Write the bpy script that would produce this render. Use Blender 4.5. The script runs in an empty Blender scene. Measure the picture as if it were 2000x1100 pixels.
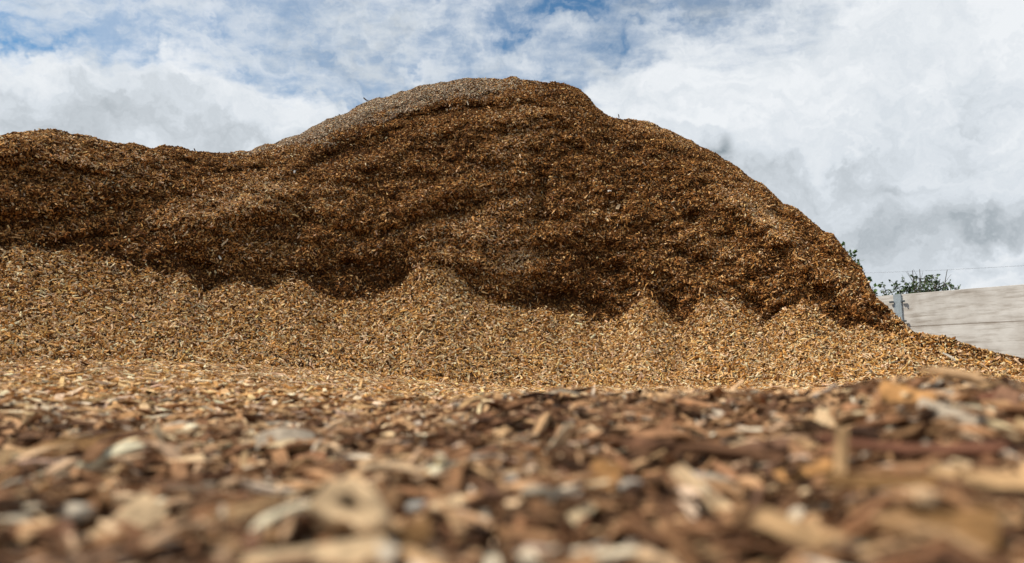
import bpy, math, random
import numpy as np
from mathutils import Vector, Matrix

SC = bpy.context.scene
R = math.radians
rng = np.random.default_rng(7)
random.seed(7)

# ------------------------------------------------------------------ camera
F = 1389.0                       # focal length in photo pixels (2000 wide)
PITCH = math.atan(190 / F)
CZ = 0.135
cam_d = bpy.data.cameras.new('camera')
cam_d.lens = F / 2000 * 36
cam_d.clip_start = 0.02
cam_d.clip_end = 6000
cam_d.dof.use_dof = True
cam_d.dof.focus_distance = 8.6
cam_d.dof.aperture_fstop = 2.0
cam = bpy.data.objects.new('camera', cam_d)
SC.collection.objects.link(cam)
cam.location = (0, 0, CZ)
cam.rotation_euler = (R(90) + PITCH, 0, 0)
SC.camera = cam

# ------------------------------------------------------------------ sun, exposure
SUN_AZ, SUN_EL = R(-84), R(54)
to_sun = Vector((math.sin(SUN_AZ) * math.cos(SUN_EL), math.cos(SUN_AZ) * math.cos(SUN_EL), math.sin(SUN_EL)))
sun_d = bpy.data.lights.new('sun', 'SUN')
sun_d.energy = 5.0
sun_d.angle = R(0.6)
sun_d.color = (1.0, 0.92, 0.79)
sun = bpy.data.objects.new('sun', sun_d)
SC.collection.objects.link(sun)
sun.rotation_euler = to_sun.to_track_quat('Z', 'Y').to_euler()
SC.view_settings.view_transform = 'Standard'
SC.view_settings.look = 'None'
SC.view_settings.exposure = 0.0
SC.view_settings.gamma = 1.0
SC.cycles.max_bounces = 5
SC.cycles.diffuse_bounces = 3
SC.cycles.use_denoising = True

# ------------------------------------------------------------------ pixel <-> ray helpers (photo measurements -> real directions)
cp, sp = math.cos(PITCH), math.sin(PITCH)
def ray(px, py):
    a = (px - 1000) / F; b = (550 - py) / F
    return np.array([a, cp - b * sp, sp + b * cp])
def azte(px, py):
    a = (np.asarray(px, float) - 1000) / F; b = (550 - np.asarray(py, float)) / F
    x, y, z = a, cp - b * sp, sp + b * cp
    return np.arctan2(x, y), z / np.hypot(x, y)
def topix(P):
    x, y, z = P[..., 0], P[..., 1], P[..., 2] - CZ
    d = y * cp + z * sp; u = -y * sp + z * cp
    d = np.maximum(d, 1e-3)
    return 1000 + F * x / d, 550 - F * u / d
def point(px, py, dist):
    r = ray(px, py); r = r / math.hypot(r[0], r[1]) * dist
    return Vector((r[0], r[1], r[2] + CZ))

# ------------------------------------------------------------------ world: sky and clouds
def build_world():
    w = bpy.data.worlds.new('World'); SC.world = w; w.use_nodes = True
    nt = w.node_tree; nt.nodes.clear()
    N, L = nt.nodes.new, nt.links.new
    def m(op, a, b=None, c=None, clamp=False):
        n = N('ShaderNodeMath'); n.operation = op; n.use_clamp = clamp
        for i, v in enumerate((a, b, c)):
            if v is None: continue
            if isinstance(v, (int, float)): n.inputs[i].default_value = v
            else: L(v, n.inputs[i])
        return n.outputs[0]
    def vm(op, a, b=None):
        n = N('ShaderNodeVectorMath'); n.operation = op
        for i, v in enumerate((a, b)):
            if v is None: continue
            if isinstance(v, (tuple, list, Vector)): n.inputs[i].default_value = tuple(v)
            elif isinstance(v, (int, float)): n.inputs['Scale'].default_value = v
            else: L(v, n.inputs[i])
        return n.outputs['Value'] if op in ('DOT_PRODUCT', 'LENGTH') else n.outputs[0]
    def noise(vec, scale, detail, rough=0.55, dist=0.0):
        n = N('ShaderNodeTexNoise'); L(vec, n.inputs['Vector'])
        n.inputs['Scale'].default_value = scale; n.inputs['Detail'].default_value = detail
        n.inputs['Roughness'].default_value = rough; n.inputs['Distortion'].default_value = dist
        return n
    def sstep(v, lo, hi, a=0.0, b=1.0):
        n = N('ShaderNodeMapRange'); n.interpolation_type = 'SMOOTHSTEP'
        L(v, n.inputs[0]); n.inputs[1].default_value = lo; n.inputs[2].default_value = hi
        n.inputs[3].default_value = a; n.inputs[4].default_value = b
        return n.outputs[0]
    tc = N('ShaderNodeTexCoord')
    d0 = vm('NORMALIZE', tc.outputs['Generated'])
    # irregular edges: directions pushed about by noise
    wn = noise(d0, 5.0, 6, 0.62)
    wn2 = vm('SCALE', vm('SUBTRACT', wn.outputs['Color'], (0.5, 0.5, 0.5)), 0)
    for n in nt.nodes:
        if n.type == 'VECT_MATH' and n.operation == 'SCALE': n.inputs['Scale'].default_value = 0.30
    dw = vm('NORMALIZE', vm('ADD', d0, wn2))
    def blob(px, py, rx, ry, ang=0.0, vec=None):
        c = Vector(ray(px, py)).normalized()
        right = Vector((0, 0, 1)).cross(c).normalized() * -1
        up = c.cross(right).normalized() * -1
        if up.z < 0: up = -up
        ca, sa = math.cos(R(ang)), math.sin(R(ang))
        h = (right * ca + up * sa) * (F / rx); v = (up * ca - right * sa) * (F / ry)
        vec = vec or dw
        a = vm('DOT_PRODUCT', vec, h); b = vm('DOT_PRODUCT', vm('SUBTRACT', vec, c), v)
        a = vm('DOT_PRODUCT', vm('SUBTRACT', vec, c), h)
        s = m('ADD', m('MULTIPLY', a, a), m('MULTIPLY', b, b))
        s = m('EXPONENT', m('MULTIPLY', s, -1.0))
        return s
    def total(lst):
        acc = None
        for (k, args) in lst:
            t = m('MULTIPLY', blob(*args), k)
            acc = t if acc is None else m('ADD', acc, t)
        return acc
    # cloud deck seen in perspective
    sx = N('ShaderNodeSeparateXYZ'); L(d0, sx.inputs[0])
    zz = m('ADD', m('MAXIMUM', sx.outputs[2], 0.0), 0.22)
    cx = N('ShaderNodeCombineXYZ')
    L(m('DIVIDE', sx.outputs[0], zz), cx.inputs[0]); L(m('DIVIDE', sx.outputs[1], zz), cx.inputs[1])
    rot = N('ShaderNodeMapping'); L(cx.outputs[0], rot.inputs[0])
    rot.inputs['Rotation'].default_value = (0, 0, R(24)); rot.inputs['Scale'].default_value = (1.0, 1.5, 1)
    rot.inputs['Location'].default_value = (3.3, 1.7, 0)
    q = rot.outputs[0]
    big = noise(q, 1.1, 8, 0.56, 0.4).outputs['Fac']
    fine = noise(q, 9.5, 7, 0.60, 0.15).outputs['Fac']
    cov = m('ADD', m('MULTIPLY', big, 0.65), m('MULTIPLY', fine, 0.45))
    bias = total([
        (0.34, (300, 250, 520, 85)), (0.10, (1760, 120, 400, 160)), (0.45, (1750, 400, 620, 200)),
        (0.12, (760, 60, 160, 60)), (-0.10, (200, 60, 500, 60)), (-0.10, (1150, 90, 320, 90)),
        (0.10, (1300, 230, 200, 60)),
    ])
    cov = m('ADD', cov, bias)
    thick = sstep(cov, 0.44, 0.72)
    wisp = noise(vm('MULTIPLY', dw, (1, 1, 2.0)), 17.0, 8, 0.58, 0.0).outputs['Fac']
    thin = sstep(m('ADD', m('MULTIPLY', fine, 0.5), m('MULTIPLY', wisp, 0.5)), 0.36, 0.62, 0.34, 0.84)
    holes = total([
        (0.8, (0, 8, 60, 30)), (0.55, (30, 62, 60, 14)), (0.8, (1030, 85, 60, 16)), (1.0, (1180, 8, 150, 24)), (0.9, (1140, 50, 130, 18)),
        (0.7, (1330, 60, 80, 16)), (0.6, (1300, 100, 70, 12)), (0.4, (510, 95, 60, 16)), (0.4, (1120, 170, 110, 14)), (0.35, (640, 188, 60, 10)),
        (0.4, (880, 20, 120, 14)), (0.35, (160, 90, 120, 12)), (0.3, (760, 90, 90, 12)), (0.3, (350, 150, 120, 10)),
    ])
    holes = m('MULTIPLY', holes, sstep(m('ADD', m('MULTIPLY', fine, 0.6), m('MULTIPLY', wisp, 0.4)), 0.34, 0.62, 1.35, 0.45), clamp=True)
    veil = m('MULTIPLY', m('ADD', thick, m('MULTIPLY', m('SUBTRACT', 1.0, thick), thin)), m('SUBTRACT', 1.0, holes), clamp=True)
    # thickness makes clouds grey underneath, thin parts let the blue through
    relief = noise(vm('MULTIPLY', dw, (1, 1, 2.6)), 4.2, 9, 0.60, 0.3).outputs['Fac']
    puff = noise(vm('MULTIPLY', dw, (1, 1, 1.8)), 14.0, 9, 0.58, 0.2).outputs['Fac']
    grey = total([
        (0.46, (1890, 420, 230, 36, 3)), (0.26, (1640, 345, 260, 85)), (0.16, (1945, 180, 100, 50)),
        (0.24, (1820, 500, 200, 26)), (0.55, (1418, 280, 12, 18, 0, d0)), (0.55, (1400, 300, 30, 13, 0, d0)), (0.16, (1540, 440, 120, 60)),
        (0.22, (330, 275, 330, 55)), (0.12, (40, 185, 160, 50)), (0.10, (210, 225, 120, 40)),
        (-0.22, (1960, 470, 130, 22)), (-0.20, (1960, 365, 120, 35)), (-0.22, (1500, 230, 240, 60)),
        (-0.20, (560, 215, 120, 22)), (-0.22, (60, 145, 120, 24)), (-0.16, (1720, 60, 320, 60)),
        (-0.12, (470, 250, 70, 40)), (-0.10, (1350, 210, 160, 40)),
    ])
    dark = m('ADD', m('ADD', m('MULTIPLY', m('SUBTRACT', relief, 0.5), 0.95), m('MULTIPLY', m('SUBTRACT', puff, 0.5), 1.1)), grey)
    dark = m('ADD', dark, 0.24, clamp=True)
    ramp = N('ShaderNodeValToRGB'); L(dark, ramp.inputs[0])
    e = ramp.color_ramp.elements
    e[0].position = 0.0; e[0].color = (0.86, 0.89, 0.92, 1)
    e[1].position = 1.0; e[1].color = (0.28, 0.33, 0.365, 1)
    k = ramp.color_ramp.elements.new(0.30); k.color = (0.70, 0.75, 0.80, 1)
    k = ramp.color_ramp.elements.new(0.62); k.color = (0.52, 0.565, 0.605, 1)
    cl = vm('SCALE', ramp.outputs[0], 0)
    nt.nodes[-1]
    cl.node.inputs['Scale'].default_value = 10.0
    sky = N('ShaderNodeTexSky'); sky.sky_type = 'NISHITA'; sky.sun_disc = False
    sky.sun_elevation = SUN_EL; sky.sun_rotation = SUN_AZ; sky.ozone_density = 3.0
    sky.air_density = 1.0; sky.dust_density = 0.6
    mix = N('ShaderNodeMix'); mix.data_type = 'RGBA'
    L(veil, mix.inputs['Factor']); L(vm('MULTIPLY', sky.outputs[0], (0.74, 1.06, 1.12)), mix.inputs[6]); L(cl, mix.inputs[7])
    bg = N('ShaderNodeBackground'); bg.inputs['Strength'].default_value = 0.1
    L(mix.outputs[2], bg.inputs[0])
    out = N('ShaderNodeOutputWorld'); L(bg.outputs[0], out.inputs[0])
build_world()

# ------------------------------------------------------------------ tags, linking
def tag(o, label=None, cat=None, group=None, kind=None):
    if label: o['label'] = label
    if cat: o['category'] = cat
    if group: o['group'] = group
    if kind: o['kind'] = kind
    return o
def empty(name, loc=(0, 0, 0), rz=0.0):
    o = bpy.data.objects.new(name, None); SC.collection.objects.link(o)
    o.location = loc; o.rotation_euler = (0, 0, rz); return o
def link(name, me, mat, parent=None):
    o = bpy.data.objects.new(name, me); SC.collection.objects.link(o)
    if mat: me.materials.append(mat)
    if parent: o.parent = parent
    return o
def mesh_quads(name, V, Q, col=None, fib=None, smooth=False):
    me = bpy.data.meshes.new(name)
    V = np.ascontiguousarray(V, np.float32); Q = np.ascontiguousarray(Q, np.int32)
    me.vertices.add(len(V)); me.vertices.foreach_set('co', V.ravel())
    me.loops.add(Q.size); me.loops.foreach_set('vertex_index', Q.ravel())
    me.polygons.add(len(Q)); me.polygons.foreach_set('loop_start', np.arange(0, Q.size, Q.shape[1], dtype=np.int32))
    me.polygons.foreach_set('use_smooth', np.full(len(Q), smooth))
    if col is not None:
        a = me.attributes.new('tint', 'FLOAT_COLOR', 'POINT')
        c = np.ones((len(V), 4), np.float32); c[:, :3] = col; a.data.foreach_set('color', c.ravel())
    if fib is not None:
        a = me.attributes.new('fibre', 'FLOAT_VECTOR', 'POINT')
        a.data.foreach_set('vector', np.ascontiguousarray(fib, np.float32).ravel())
    me.update(calc_edges=True)
    return me

# ------------------------------------------------------------------ numpy noise
def hash3(i, j, k, seed):
    with np.errstate(over='ignore'):
        h = (i.astype(np.uint32) * np.uint32(374761393) + j.astype(np.uint32) * np.uint32(668265263)
             + k.astype(np.uint32) * np.uint32(2147483647) + np.uint32(seed * 1013904223 % 4294967296))
        h = (h ^ (h >> np.uint32(13))) * np.uint32(1274126177)
        h = (h ^ (h >> np.uint32(16))) * np.uint32(2246822519)
        h = h ^ (h >> np.uint32(15))
    return h.astype(np.float64) / 4294967295.0
def vnoise(x, y, z, seed=0):
    i, j, k = np.floor(x), np.floor(y), np.floor(z)
    fx, fy, fz = x - i, y - j, z - k
    i, j, k = i.astype(np.int64), j.astype(np.int64), k.astype(np.int64)
    s = lambda t: t * t * t * (t * (t * 6 - 15) + 10)
    fx, fy, fz = s(fx), s(fy), s(fz)
    out = 0
    for a in (0, 1):
        for b in (0, 1):
            for c in (0, 1):
                w = (fx if a else 1 - fx) * (fy if b else 1 - fy) * (fz if c else 1 - fz)
                out = out + w * hash3(i + a, j + b, k + c, seed)
    return out * 2 - 1
def fbm(x, y, z, octv, seed=0, gain=0.5):
    t, a, f = 0, 1.0, 1.0
    for o in range(octv):
        t = t + a * vnoise(x * f + 13.7 * o, y * f - 7.1 * o, z * f + 3.3 * o, seed + o); a *= gain; f *= 2.03
    return t
def sm(a, b, x):
    t = np.clip((x - a) / (b - a), 0, 1); return t * t * (3 - 2 * t)

# ------------------------------------------------------------------ materials
def nodes(name):
    mt = bpy.data.materials.new(name); mt.use_nodes = True
    nt = mt.node_tree; b = nt.nodes['Principled BSDF']
    return mt, nt, b
def chip_material():
    mt, nt, b = nodes('wood_chip'); N, L = nt.nodes.new, nt.links.new
    a = N('ShaderNodeAttribute'); a.attribute_name = 'tint'
    f = N('ShaderNodeAttribute'); f.attribute_name = 'fibre'
    mp = N('ShaderNodeMapping'); L(f.outputs['Vector'], mp.inputs[0]); mp.inputs['Scale'].default_value = (35, 420, 420)
    n = N('ShaderNodeTexNoise'); L(mp.outputs[0], n.inputs['Vector']); n.inputs['Scale'].default_value = 1; n.inputs['Detail'].default_value = 3
    n2 = N('ShaderNodeTexNoise'); L(f.outputs['Vector'], n2.inputs['Vector']); n2.inputs['Scale'].default_value = 60; n2.inputs['Detail'].default_value = 4
    r = N('ShaderNodeMapRange'); L(n.outputs[0], r.inputs[0]); r.inputs[1].default_value = 0.3; r.inputs[2].default_value = 0.7
    r.inputs[3].default_value = 0.62; r.inputs[4].default_value = 1.2
    r2 = N('ShaderNodeMapRange'); L(n2.outputs[0], r2.inputs[0]); r2.inputs[1].default_value = 0.35; r2.inputs[2].default_value = 0.65
    r2.inputs[3].default_value = 0.66; r2.inputs[4].default_value = 1.15
    mu = N('ShaderNodeMath'); mu.operation = 'MULTIPLY'; L(r.outputs[0], mu.inputs[0]); L(r2.outputs[0], mu.inputs[1])
    v = N('ShaderNodeVectorMath'); v.operation = 'SCALE'; L(a.outputs['Color'], v.inputs[0]); L(mu.outputs[0], v.inputs['Scale'])
    L(v.outputs[0], b.inputs['Base Color'])
    b.inputs['Roughness'].default_value = 0.85; b.inputs['Specular IOR Level'].default_value = 0.04
    bp = N('ShaderNodeBump'); L(n.outputs[0], bp.inputs['Height']); bp.inputs['Strength'].default_value = 0.5; bp.inputs['Distance'].default_value = 0.001
    L(bp.outputs[0], b.inputs['Normal'])
    return mt
def fines_material():
    # damp fines and shredded wood lying between the larger chips
    mt, nt, b = nodes('wood_fines'); N, L = nt.nodes.new, nt.links.new
    g = N('ShaderNodeNewGeometry')
    vo = N('ShaderNodeTexVoronoi'); L(g.outputs['Position'], vo.inputs['Vector']); vo.inputs['Scale'].default_value = 60
    n = N('ShaderNodeTexNoise'); L(g.outputs['Position'], n.inputs['Vector']); n.inputs['Scale'].default_value = 35; n.inputs['Detail'].default_value = 6
    s = N('ShaderNodeSeparateColor'); L(vo.outputs['Color'], s.inputs[0])
    ad = N('ShaderNodeMath'); ad.operation = 'MULTIPLY'; L(s.outputs[0], ad.inputs[0]); L(n.outputs[0], ad.inputs[1])
    r = N('ShaderNodeValToRGB'); L(ad.outputs[0], r.inputs[0])
    e = r.color_ramp.elements; e[0].color = (0.012, 0.006, 0.003, 1); e[1].position = 0.65; e[1].color = (0.11, 0.055, 0.022, 1)
    L(r.outputs[0], b.inputs['Base Color']); b.inputs['Roughness'].default_value = 1.0; b.inputs['Specular IOR Level'].default_value = 0.03
    bp = N('ShaderNodeBump'); L(ad.outputs[0], bp.inputs['Height']); bp.inputs['Strength'].default_value = 0.8; bp.inputs['Distance'].default_value = 0.01
    L(bp.outputs[0], b.inputs['Normal'])
    return mt
CHIP, FINES = chip_material(), fines_material()

# ------------------------------------------------------------------ terrain
def curve(pts):
    p = np.array(pts, float); a, t = azte(p[:, 0], p[:, 1]); o = np.argsort(a)
    return a[o], t[o]
CREST = curve([(-3000, 500), (-1200, 340), (-600, 300), (-250, 296), (-100, 285), (0, 268), (50, 256), (110, 253), (150, 260), (175, 268),
    (200, 277), (260, 283), (300, 289), (315, 285), (345, 288), (400, 297), (440, 301), (500, 290), (560, 270), (620, 246), (680, 216),
    (720, 198), (760, 187), (810, 172), (860, 160), (910, 155), (960, 153), (1010, 153), (1060, 158), (1100, 165), (1130, 176),
    (1150, 190), (1163, 208), (1180, 225), (1200, 233), (1215, 236), (1228, 234), (1250, 236), (1270, 240), (1300, 250), (1340, 270), (1380, 290),
    (1420, 315), (1460, 342), (1490, 360), (1510, 380), (1530, 400), (1555, 408), (1580, 425), (1605, 450), (1625, 459),
    (1640, 476), (1660, 503), (1680, 525), (1690, 545), (1699, 565), (1708, 580), (1733, 600), (1754, 623), (1780, 646),
    (1830, 659), (1880, 670), (1940, 688), (2000, 705), (2100, 724), (2300, 742), (2700, 752), (5000, 760)])
SCAL = curve([(-3000, 560), (-1200, 500), (-600, 475), (-200, 482), (0, 490), (50, 489), (90, 498), (150, 497), (200, 503), (250, 515), (290, 530),
    (325, 545), (362, 542), (385, 562), (402, 576), (430, 560), (460, 552), (500, 565), (530, 568), (560, 559), (590, 560),
    (620, 575), (660, 588), (700, 590), (740, 580), (780, 562), (800, 545), (825, 522), (848, 512), (880, 530), (920, 568),
    (960, 590), (1000, 605), (1060, 613), (1110, 617), (1150, 625), (1180, 635), (1215, 625), (1240, 600), (1260, 588),
    (1290, 608), (1335, 636), (1350, 618), (1375, 594), (1410, 588), (1450, 604), (1490, 628), (1510, 624), (1530, 606),
    (1575, 600), (1610, 620), (1640, 641), (1665, 640), (1690, 630), (1720, 648), (1760, 664), (1800, 676), (1900, 700), (2000, 720),
    (2300, 747), (2700, 755), (5000, 762)])
BASE = curve([(-3000, 700), (-600, 714), (0, 718), (200, 715), (400, 718), (500, 722), (650, 733), (800, 748), (1000, 763), (1200, 764),
    (1400, 760), (1600, 755), (1800, 750), (2000, 746), (2600, 752), (5000, 762)])
R0 = 6.6
RIDGE = curve([(500, 850), (700, 815), (850, 795), (950, 786), (1050, 780), (1200, 777), (1400, 778), (1560, 776), (1650, 772), (1700, 764), (1780, 757), (1850, 762),
    (1930, 768), (2000, 770), (2400, 775), (5000, 790)])
def ground_h(x, y):
    r = np.hypot(x, y) + 1e-6; az = np.arctan2(x, y)
    front = 1 - sm(1.05, 1.5, np.abs(az))
    zb = CZ + np.interp(az, *BASE) * R0
    # slow rise towards the heap
    z = zb * sm(0.4, 6.8, r) ** 1.35 * front
    z = z * (1 - sm(10, 18, r))
    # low foreground mound right of the middle
    rr = 1.75 - 0.25 * np.exp(-((az - 0.52) / 0.12) ** 2)
    zr = CZ + np.interp(az, *RIDGE) * rr - 0.026
    k = sm(-0.20, 0.05, az) * front
    w = np.where(r < rr, np.exp(-((r - rr) / 0.75) ** 2), np.exp(-((r - rr) / 0.9) ** 2))
    w0 = np.exp(-((0.45 - rr) / 0.75) ** 2)
    z = z * (1 - k * w) + zr * k * w
    a = sm(0.15, 0.6, r) * (1 - sm(9, 14, r))
    bump = 0.012 * fbm(x * 2.3, y * 2.3, x * 0 + 1, 3, 5) + (0.007 + 0.010 * (1 - sm(0.9, 2.0, r))) * fbm(x * 9, y * 9, x * 0, 3, 9)
    return z + bump * a * (0.5 + 0.5 * np.minimum(r, 2) / 2)

def build_ground():
    na = 900
    az = np.concatenate([np.linspace(-0.85, 0.85, 700), np.linspace(0.85, 2 * math.pi - 0.85, 122)[1:-1]])
    rr = np.concatenate([[0.0], np.geomspace(0.12, 10, 260), np.geomspace(10.5, 4500, 60)])
    A, Rr = np.meshgrid(az, rr)
    X, Y = Rr * np.sin(A), Rr * np.cos(A)
    Z = ground_h(X, Y)
    V = np.stack([X, Y, Z], -1).reshape(-1, 3)
    n, m_ = len(rr), len(az)
    i, j = np.meshgrid(np.arange(n - 1), np.arange(m_), indexing='ij')
    j2 = (j + 1) % m_
    Q = np.stack([i * m_ + j, (i + 1) * m_ + j, (i + 1) * m_ + j2, i * m_ + j2], -1).reshape(-1, 4)[:, ::-1]
    o = link('ground', mesh_quads('ground', V, Q, smooth=True), FINES)
    tag(o, 'brown ground of damp wood fines running under the chips', 'ground', kind='structure')
build_ground()

# ------------------------------------------------------------------ heap surface
# features seen on the face: (px, py, half length, half width, angle up-right, relief in metres towards the viewer, paleness: minus values put the shade of hollows into the chip colour)
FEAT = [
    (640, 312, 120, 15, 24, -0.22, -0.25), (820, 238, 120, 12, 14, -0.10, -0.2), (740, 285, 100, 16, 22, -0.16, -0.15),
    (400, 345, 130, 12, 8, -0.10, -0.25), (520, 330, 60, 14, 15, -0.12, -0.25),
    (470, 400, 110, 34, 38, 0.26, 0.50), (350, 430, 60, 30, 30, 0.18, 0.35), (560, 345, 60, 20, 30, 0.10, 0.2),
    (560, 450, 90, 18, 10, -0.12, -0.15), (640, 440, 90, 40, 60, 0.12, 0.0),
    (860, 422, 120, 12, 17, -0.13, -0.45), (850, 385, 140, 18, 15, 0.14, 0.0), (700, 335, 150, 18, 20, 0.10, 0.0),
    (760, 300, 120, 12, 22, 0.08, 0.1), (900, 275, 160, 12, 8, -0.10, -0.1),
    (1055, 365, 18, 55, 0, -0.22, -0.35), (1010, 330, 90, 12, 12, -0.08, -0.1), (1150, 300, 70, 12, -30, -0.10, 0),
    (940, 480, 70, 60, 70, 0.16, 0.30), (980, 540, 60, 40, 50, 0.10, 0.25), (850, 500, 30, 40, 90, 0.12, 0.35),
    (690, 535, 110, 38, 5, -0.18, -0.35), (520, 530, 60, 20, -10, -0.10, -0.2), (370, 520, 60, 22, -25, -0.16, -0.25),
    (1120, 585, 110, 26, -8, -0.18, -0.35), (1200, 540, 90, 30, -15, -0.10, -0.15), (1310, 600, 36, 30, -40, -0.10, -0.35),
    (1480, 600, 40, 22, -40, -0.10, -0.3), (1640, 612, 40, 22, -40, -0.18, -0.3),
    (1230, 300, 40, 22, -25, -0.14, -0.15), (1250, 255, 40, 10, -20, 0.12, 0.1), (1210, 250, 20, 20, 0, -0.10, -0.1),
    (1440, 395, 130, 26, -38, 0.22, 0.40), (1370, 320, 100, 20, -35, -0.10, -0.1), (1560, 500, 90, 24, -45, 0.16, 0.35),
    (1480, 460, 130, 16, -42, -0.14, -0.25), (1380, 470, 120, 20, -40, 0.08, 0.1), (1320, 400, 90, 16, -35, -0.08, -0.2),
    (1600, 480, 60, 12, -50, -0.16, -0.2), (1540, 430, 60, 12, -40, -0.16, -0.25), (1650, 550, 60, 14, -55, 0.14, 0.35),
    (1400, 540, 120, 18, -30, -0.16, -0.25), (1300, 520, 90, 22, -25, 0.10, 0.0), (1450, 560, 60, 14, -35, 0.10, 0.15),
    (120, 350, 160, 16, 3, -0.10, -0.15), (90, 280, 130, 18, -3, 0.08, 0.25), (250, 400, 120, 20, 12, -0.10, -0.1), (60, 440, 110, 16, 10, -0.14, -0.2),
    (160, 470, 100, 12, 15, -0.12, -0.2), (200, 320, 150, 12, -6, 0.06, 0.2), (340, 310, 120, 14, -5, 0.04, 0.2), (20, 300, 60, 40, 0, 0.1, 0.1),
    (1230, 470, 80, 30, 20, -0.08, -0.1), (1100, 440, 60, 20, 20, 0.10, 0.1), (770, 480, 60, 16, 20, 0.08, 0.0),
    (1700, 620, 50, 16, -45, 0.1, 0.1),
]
CRUST_LO = curve([(440, 303), (500, 304), (560, 296), (620, 288), (680, 262), (740, 238), (800, 222), (860, 212), (920, 200), (980, 186),
    (1040, 176), (1080, 168), (1110, 166)])
NA, NB1, NB2, NB3 = 1300, 120, 300, 70
def build_heap():
    az = np.linspace(-1.15, 1.02, NA)
    te_b, te_a, te_c = (np.interp(az, *c) for c in (BASE, SCAL, CREST))
    te_c = te_c + 0.0022 * fbm(az * 60, az * 0, az * 0, 4, 3)
    te_a = te_a + 0.0030 * fbm(az * 45, az * 0, az * 0 + 4, 3, 4)
    te_b0 = te_b - 0.012
    te_m = np.convolve(np.pad(te_a, 50, 'edge'), np.ones(101) / 101, 'valid'); te_a = te_m + 1.2 * (te_a - te_m)
    te_a = np.minimum(te_a, te_c - 0.004); te_b0 = np.minimum(te_b0, te_a - 0.004)
    te_a = np.maximum(te_a, te_b0 + 0.002); te_c = np.maximum(te_c, te_a + 0.002)
    # the face: how far away the surface is at each height angle
    def face_r(te, a, tec):
        # integrate dr = r dte / (slope - te), slope easing off towards the crest
        n = 60
        ref = 0.06
        s = np.linspace(0, 1, n)[:, None]
        T = ref + (te - ref) * s
        u = np.clip((T - ref) / np.maximum(tec - ref, 1e-3), 0, 1)
        slope = 1.75 + 0.25 * np.sin(a * 9 + 1) - (1.75 - 0.55) * u ** 3.2
        slope = np.maximum(slope, T + 0.12)
        g = 1.0 / (slope - T)
        integ = np.sum((g[1:] + g[:-1]) * 0.5, 0) * (te - ref) / (n - 1)
        start = 7.75 + 0.35 * np.sin(a * 5 + 0.6) * np.exp(-(a / 0.6) ** 2) - 0.2 * sm(0.35, 0.6, a)
        return start * np.exp(integ)
    rows_te, rows_r, zone = [], [], []
    r_a = face_r(te_a, az, te_c)
    z_a, z_b = te_a * r_a, te_b0 * (R0 - 0.25)
    for i in range(NB1):
        s = i / (NB1 - 1)
        # slightly concave talus
        rr = (R0 - 0.25) + (r_a - (R0 - 0.25)) * s
        zz = z_b + (z_a - z_b) * (s ** 1.12)
        rows_te.append(zz / rr); rows_r.append(rr); zone.append(np.full(NA, s))
    for i in range(1, NB2 + 1):
        s = i / NB2
        T = te_a + (te_c - te_a) * s
        rows_te.append(T); rows_r.append(face_r(T, az, te_c)); zone.append(np.full(NA, 1 + s))
    T, Rr, Zn = np.array(rows_te), np.array(rows_r), np.array(zone)
    A = np.broadcast_to(az, T.shape)
    P = np.stack([Rr * np.sin(A), Rr * np.cos(A), CZ + T * Rr], -1)
    PX, PY = topix(P)
    rel = np.zeros_like(T); pale = np.zeros_like(T)
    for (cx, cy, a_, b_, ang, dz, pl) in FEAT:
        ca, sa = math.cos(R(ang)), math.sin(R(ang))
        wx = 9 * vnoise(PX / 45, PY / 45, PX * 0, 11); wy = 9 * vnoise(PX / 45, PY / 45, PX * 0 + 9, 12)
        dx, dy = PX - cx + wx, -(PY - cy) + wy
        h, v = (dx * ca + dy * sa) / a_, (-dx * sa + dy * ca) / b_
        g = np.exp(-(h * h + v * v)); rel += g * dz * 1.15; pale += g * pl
    tail = sm(0.475, 0.51, A)
    onface = sm(0.985, 1.06, Zn) * (1 - tail)
    rel *= sm(0.96, 1.03, Zn); rel *= 1 - sm(0.475, 0.51, A)
    x, y, z = P[..., 0], P[..., 1], P[..., 2]
    # slumped ledges, lumps and chunks
    lay = z + 0.35 * x * np.where(x > 0.8, 1, -0.55) + 0.25 * vnoise(x * 0.8, y * 0.8, z * 0.8, 21)
    ledge = fbm(x * 0.7, lay * 3.2, y * 0.4, 4, 31, 0.55)
    rel += onface * (0.02 * ledge + 0.05 * fbm(x * 1.6 + z * 0.3, y * 1.2, z * 0.45, 4, 47, 0.55) + 0.09 * fbm(x * 3.2, y * 3.2, z * 4.4, 5, 41, 0.62) - 0.15 * (np.abs(fbm(x * 2.3, y * 2.3, z * 2.3, 5, 45, 0.6)) - 0.25))
    ap = 1 - onface
    rel += ap * (0.05 * fbm(x * 1.1, y * 1.1, z * 1.1, 3, 51) + 0.022 * fbm(x * 5, y * 5, z * 5, 3, 61)) * sm(0, 0.15, Zn)
    # cones under each chute stand forward of the hollows beside them
    te_s = np.convolve(np.pad(te_a, 60, 'edge'), np.ones(121) / 121, 'valid')
    peak = np.clip((te_a - te_s) * 12, -0.5, 0.9)
    rel += peak[None, :] * 0.24 * np.clip(Zn, 0, 1) ** 1.3 * np.where(Zn > 1, np.exp(-((Zn - 1) / 0.25) ** 2), 1)
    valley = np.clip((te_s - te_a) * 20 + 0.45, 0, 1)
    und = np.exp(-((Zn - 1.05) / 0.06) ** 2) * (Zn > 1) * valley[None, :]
    rel -= 0.09 * und; pale -= 0.35 * und + 0.30 * np.exp(-((Zn - 1.03) / 0.05) ** 2) * (Zn > 1)  # shade above the skirt edge and in undercuts also put into chip colour
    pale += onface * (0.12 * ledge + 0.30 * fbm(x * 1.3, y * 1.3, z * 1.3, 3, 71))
    edge = 1 - sm(1.90, 2.0, Zn) * 0.7
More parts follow.
